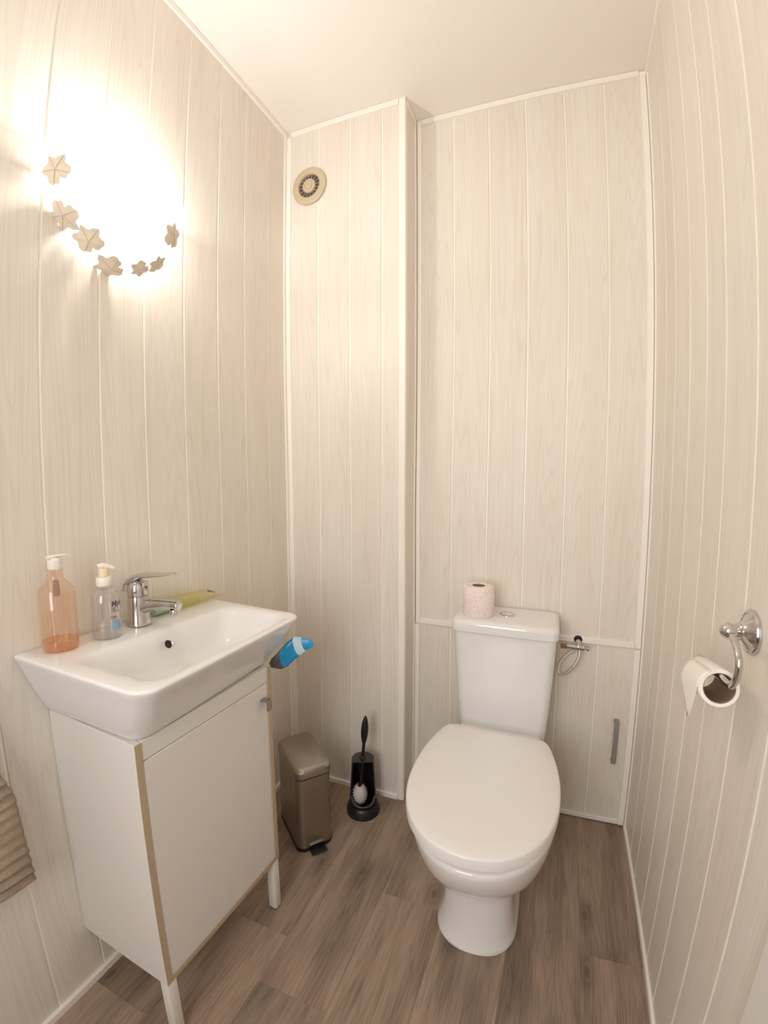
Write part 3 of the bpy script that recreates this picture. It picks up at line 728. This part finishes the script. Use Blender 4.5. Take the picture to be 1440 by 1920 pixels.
# ------------------------------------------------------------------ toilet rolls
rc = Vector((.746, -.005, .7658))
pr_ = thing('toilet_roll', 'pink patterned toilet roll standing on the cistern lid', 'toilet roll', rc)
RR, RH = .0515, .098
V, F = lathe([(.021, .0), (RR - .002, .0), (RR, .002), (RR, RH - .003), (RR - .003, RH), (.022, RH - .0005), (.0205, RH - .002), (.0205, .001)], rc, 48, (0, 0, 1), False, False); link('tissue', V, F, 'pink', pr_, ang=50)
V, F = lathe([(.0195, .0005), (.0205, .0005), (.0205, RH - .001), (.0195, RH - .001), (.0193, RH - .01), (.0193, .001)], rc, 32, (0, 0, 1), False, False); link('card_core', V, F, 'core', pr_)
V, F = lathe([(.0195, .001), (.0005, .0015)], rc, 24, cap1=True); link('card_core_shadow_liner', V, F, 'core', pr_) if False else None

# wall holder on the right wall
hr = Vector((W, -.678, .992))
hd = thing('paper_holder', 'chrome toilet paper holder with curved arm on the right wall', 'holder', hr)
V, F = lathe([(.0340, .0003), (.0345, .003), (.0325, .007), (.0285, .0085), (.0275, .0075), (.021, .011), (.0135, .0165), (.0125, .0185), (.0145, .0205), (.0125, .023), (.008, .025)], hr, 36, (-1, 0, 0)); link('rose', V, F, 'chrome', hd)
hb = Vector((1.212, -.737, 1.009)); ps_ = hr + Vector((-.024, -.003, .0))
V, F = merge(tube([ps_, ps_.lerp(hb, .3), ps_.lerp(hb, .6), hb], lambda t: .0072 - .0022 * math.sin(PI * min(1, t * 1.1)), 16)); link('post', V, F, 'chrome', hd)
V, F = ball(hb, .0118, 24, 14); link('ball_end', V, F, 'chrome', hd)
ry0, ry1, rz, rx = -.757, -.630, .938, 1.211
arm = curve([hb + Vector((.001, -.006, -.002)), Vector((1.211, -.768, 1.001)), Vector((1.210, -.788, .986)), Vector((1.210, -.789, .965)), Vector((1.210, -.776, .945)), Vector((rx, ry0, rz + .001)), Vector((rx, ry0 + .03, rz - .002)), Vector((rx, -.68, rz - .011)), Vector((rx, ry1, rz - .018))], 6)
V, F = tube(arm, .0048, 14); link('arm', V, F, 'chrome', hd)
V, F = ball((rx, ry1 + .002, rz - .016), .0100, 20, 12); link('end_knob', V, F, 'chrome', hd)
wrc = Vector((rx - .001, 0, rz - .0178))
wr_ = thing('toilet_roll', 'nearly used up white toilet roll hanging from the chrome holder', 'toilet roll', (wrc.x, -.69, wrc.z))
ya, yb2 = -.732, -.642; tilt = -.016
al_ = (0, yb2 - ya, tilt); c0_ = (wrc.x, ya, wrc.z)
V, F = lathe([(.0222, 0), (.0272, .0), (.0278, .001), (.0278, yb2 - ya - .001), (.0272, yb2 - ya), (.0222, yb2 - ya)], c0_, 48, al_, False, False); link('tissue', V, F, 'paperw', wr_, ang=50)
V, F = lathe([(.0212, .0005), (.0221, .0005), (.0221, yb2 - ya - .0005), (.0212, yb2 - ya - .0005), (.0212, .0005)], c0_, 40, al_, False, False); link('card_core', V, F, 'core', wr_)
# loose torn sheet, leaving the outer turn on the room side
V = []; F = []; nu, nv = 8, 8
for i in range(nu + 1):
    u_ = i / nu; y = ya + (yb2 - ya) * u_
    tip = .006 + .062 * (u_ / .3 if u_ < .3 else 1 - (u_ - .3) / .7); dz = tilt * u_
    for j in range(nv + 1):
        v_ = j / nv
        a = 2.2 + v_ * .95 if v_ < .5 else 0
        if v_ < .4:
            an = 2.0 + (PI - 2.0) * v_ / .4; V.append(Vector((wrc.x + 0.0285 * math.cos(an), y, wrc.z + dz + 0.0285 * math.sin(an))))
        else:
            t = (v_ - .4) / .6; V.append(Vector((wrc.x - 0.0285 - .003 * t * (1 - t), y + .004 * t, wrc.z + dz - t * tip)))
for i in range(nu):
    for j in range(nv):
        a = i * (nv + 1) + j; F.append([a, a + 1, a + nv + 2, a + nv + 1])
o = link('loose_sheet', V, F, 'paperw', wr_)
sm = o.modifiers.new('thick', 'SOLIDIFY'); sm.thickness = .0005

# ------------------------------------------------------------------ water valve and hose on the back wall
vx, vy, vz = 1.066, .085, .662
va = thing('stop_valve', 'chrome angle valve with braided hose right of the cistern', 'valve', (vx, YB, vz))
V, F = lathe([(.0135, 0), (.0135, .0015), (.001, .002)], (vx, YB - .0062, vz + .012), 20, (0, -1, 0)); link('pipe_hole', V, F, 'dark', va)
V, F = tube(curve([(vx, YB - .004, vz + .010), (vx, vy + .008, vz + .007), (vx, vy, vz - .004)], 4), .0085, 14); link('elbow', V, F, 'chrome', va)
V, F = lathe([(.0075, -.036), (.0075, -.018), (.0100, -.0175), (.0100, -.010), (.008, -.009), (.008, .010), (.0092, .011), (.0092, .018), (.006, .019)], (vx, vy, vz - .004), 18, (1, 0, 0)); link('valve_body', V, F, 'chrome', va)
V, F = lathe([(.009, -.056), (.0095, -.054), (.0095, -.038), (.0085, -.0365)], (vx, vy, vz - .004), 6, (1, 0, 0)); link('union_nut', V, F, 'brass', va)['label'] = 'dark brass nut'
V, F = lathe([(.0045, .019), (.0045, .027), (.0085, .0275), (.0085, .0325), (.004, .034)], (vx, vy, vz - .004), 12, (1, 0, 0)); link('turn_handle', V, F, 'satin', va)
hose = curve([(vx + .004, vy - .003, vz - .012), (vx + .002, vy - .012, vz - .032), (vx - .010, vy - .016, vz - .060), (vx - .028, vy - .012, vz - .088), (vx - .046, vy - .004, vz - .103), (vx - .058, vy + .002, vz - .098),
              (vx - .056, vy + .010, vz - .072), (vx - .036, vy + .014, vz - .040), (vx - .012, vy + .014, vz - .022), (vx + .008, vy + .012, vz - .012)], 6)
V, F = tube(hose, .0048, 12); link('hose', V, F, 'hose', va)

# ------------------------------------------------------------------ pedal bin
bn = thing('pedal_bin', 'slim brushed steel pedal bin between cabinet and toilet brush', 'bin', (.207, -.254, 0), math.radians(51))
BW, BL = .0635, .107      # half width, half length ; local -Y is the front
def br(z, dx, r): return [(x, y, z) for x, y in rrect(-BW + dx, BW - dx, -BL + dx, BL - dx, r, 6)]
V, F = loft([br(.0005, .001, .028), br(.012, .0005, .028), br(.0125, .003, .027)]); link('base_ring', V, F, 'black', bn, local=True)
V, F = loft([br(.0128, .002, .027), br(.263, .003, .026)]); link('body', V, F, 'steel', bn, local=True, ang=50)
V, F = loft([br(.2632, .006, .024), br(.267, .006, .024)]); link('lid_gap', V, F, 'black', bn, local=True)
V, F = loft([br(.2673, .001, .028), br(.2685, 0, .028), br(.289, 0, .028), br(.298, .006, .025), br(.3005, .013, .02)]); link('lid', V, F, 'steel', bn, local=True, ang=35)
V, F = bevbox(-.028, .028, BL - .002, BL + .010, .225, .283, .003); link('hinge', V, F, 'black', bn, smooth=False, local=True)
V, F = bevbox(-.026, .026, -BL - .030, -BL + .012, .003, .009, .002); pd = link('pedal', V, F, 'black', bn, smooth=False, local=True)
V, F = bevbox(-.025, .027, -BL - .004, -BL + .004, .0215, .0245, .0008); link('pedal_trim', V, F, 'chrome', pd, smooth=False, local=True)
V, F = bevbox(-.024, .026, -BL - .003, -BL + .006, .010, .0215, .001); link('pedal_bracket', V, F, 'black', pd, smooth=False, local=True)

# ------------------------------------------------------------------ toilet brush and its holder
bc_ = Vector((.360, -.100, 0)); fa = math.atan2(-1.34, .60)        # opening faces into the room
bh = thing('brush_holder', 'black conical toilet brush stand with open front, right of the bin', 'brush holder', bc_)
V, F = lathe([(.061, .0005), (.0605, .018), (.0535, .034), (.0515, .036), (.050, .036), (.050, .004), (.001, .004)], bc_, 40); link('base', V, F, 'black', bh)
V = []; F = []; nz, na = 14, 32; z0_, z1_ = .034, .208
for i in range(nz + 1):
    z = z0_ + (z1_ - z0_) * i / nz; r = .0505 - .0105 * i / nz
    half = math.radians(62) * (min(1, ((z - .050) / .03)) ** .5 if z > .050 else 0)
    for j in range(na + 1):
        a = fa + half + (2 * PI - 2 * half) * j / na; V.append(bc_ + Vector((r * math.cos(a), r * math.sin(a), z)))
for i in range(nz):
    for j in range(na):
        a = i * (na + 1) + j; F.append([a, a + 1, a + na + 2, a + na + 1])
o = link('cone_wall', V, F, 'black', bh); o.modifiers.new('thick', 'SOLIDIFY').thickness = .0018
half = math.radians(62)
arcp = [fa + half + (2 * PI - 2 * half) * j / 28 for j in range(29)]
V, F = loft([[bc_ + Vector((.0405 * math.cos(a), .0405 * math.sin(a), z)) for a in arcp] for z in (.206, .210)]); link('top_plate', V, F, 'greyplastic' if False else simple('dark_grey_plastic', (.045, .043, .042), .3), bh, smooth=False)
V, F = tube([bc_ + Vector((.0512 * math.cos(fa + math.radians(g)), .0512 * math.sin(fa + math.radians(g)), .0500 + .028 * (abs(g) / 58.) ** 4)) for g in range(-58, 59, 4)], .0016, 8); link('opening_lip', V, F, simple('grey_edge_plastic', (.12, .115, .11), .35), bh)
bt = bc_ + Vector((.004, -.006, .23)) 
tb2 = thing('toilet_brush', 'black handled toilet brush with white bristles in its stand', 'brush', bc_ + Vector((-.004, -.012, .045)))
hp = [bc_ + Vector((-.004, -.014, .10)), bc_ + Vector((.000, -.012, .16)), bc_ + Vector((.004, -.010, .22)), bc_ + Vector((.008, -.008, .275))]
V, F = tube(curve(hp, 4), .0058, 12); link('stem', V, F, 'black', tb2)
g0, g1 = hp[-1], bc_ + Vector((.0145, -.006, .382))
prof = [(0, .0055), (.10, .0085), (.3, .0125), (.5, .0135), (.7, .0120), (.88, .0078), (.97, .004), (1, .0015)]
rings = []
V, F = tube([g0.lerp(g1, a) for a, _ in prof], lambda t: 0, 14)
dirn = (g1 - g0).normalized(); s_ = dirn.cross(Vector((0, 1, 0))).normalized(); u_ = s_.cross(dirn)
V, F = loft([[g0.lerp(g1, a) + s_ * r * math.cos(2 * PI * j / 16) + u_ * r * math.sin(2 * PI * j / 16) for j in range(16)] for a, r in prof]); link('handle', V, F, 'black', tb2)
V, F = lathe([(.004, .0), (.013, .003), (.0115, .009), (.005, .012)], hp[2] - Vector((0, 0, .002)), 16); link('collar', V, F, 'black', tb2)
bcn = bc_ + Vector((-.006, -.016, .078))
parts = [ball(bcn, .0245, 20, 12, (1, 1, 1.5))]
for k in range(170):
    ph = k * 2.399963; zz = 1 - 2 * (k + .5) / 170; rr = math.sqrt(1 - zz * zz)
    dv = Vector((rr * math.cos(ph), rr * math.sin(ph), zz * 1.45)); p0 = bcn + dv * .012; p1 = bcn + dv * .0285
    parts.append(tube([p0, p1], lambda t: .0016 - .0009 * t, 4))
V, F = merge(*parts); br_ = link('bristle_head', V, F, 'bristle', tb2)
parts = [lathe([(.007, -.008), (.0085, .0), (.006, .012)], bcn + Vector((.001, -.002, .030)), 14)]
for k in range(9):
    a = 2 * PI * k / 9; dv = Vector((math.cos(a), math.sin(a), -.9)); p0 = bcn + Vector((0, -.002, .030))
    parts.append(tube([p0, p0 + dv * .018], lambda t: .0018 * (1 - .7 * t), 6))
V, F = merge(*parts); link('bristle_crown', V, F, 'black', tb2)

# ------------------------------------------------------------------ towel at the left edge
tw = thing('hand_towel', 'brown ribbed terry towel hanging on the left wall', 'towel', (.03, -1.14, .41))
V = []; F = []; ny, nzz = 20, 110
for i in range(ny + 1):
    s = i / ny
    for j in range(nzz + 1):
        t = j / nzz; z = 1.02 - t * (.60)
        gather = .035 + .965 * min(1, t * 1.5) ** .8
        y = -1.180 + (.150 * gather) * (1 - 2 * s) * (1 + .0 * t)
        x = .036 + .016 * math.sin(s * 9.0) * (1 - .5 * t) + (.0030 + .0016 * math.sin(z * 31 + s * 4)) * math.sin(z * 2 * PI / .024 + 1.3 * math.sin(s * 6 + z * 9)) + .012 * t
        zz_ = z + .012 * math.sin(s * 3.5 + .5) * t - .004 * (1 - min(1, s * 8)) 
        if i == 0: y -= .006
        V.append(Vector((x, y + .022 * (t - .62), zz_)))
for i in range(ny):
    for j in range(nzz):
        a = i * (nzz + 1) + j; F.append([a, a + 1, a + nzz + 2, a + nzz + 1])
o = link('terry_cloth', V, F, 'towel', tw); o.modifiers.new('thick', 'SOLIDIFY').thickness = .009
hk = thing('towel_hook', 'small chrome hook holding the brown towel on the left wall', 'hook', (0, -1.165, 1.02))
V, F = lathe([(.018, .0003), (.018, .004), (.012, .006)], (0, -1.165, 1.03), 20, (1, 0, 0)); link('hook_plate', V, F, 'chrome', hk)
V, F = tube(curve([(.005, -1.165, 1.03), (.035, -1.165, 1.022), (.045, -1.165, 1.03), (.045, -1.165, 1.045)], 5), .004, 10); link('hook_arm', V, F, 'chrome', hk)
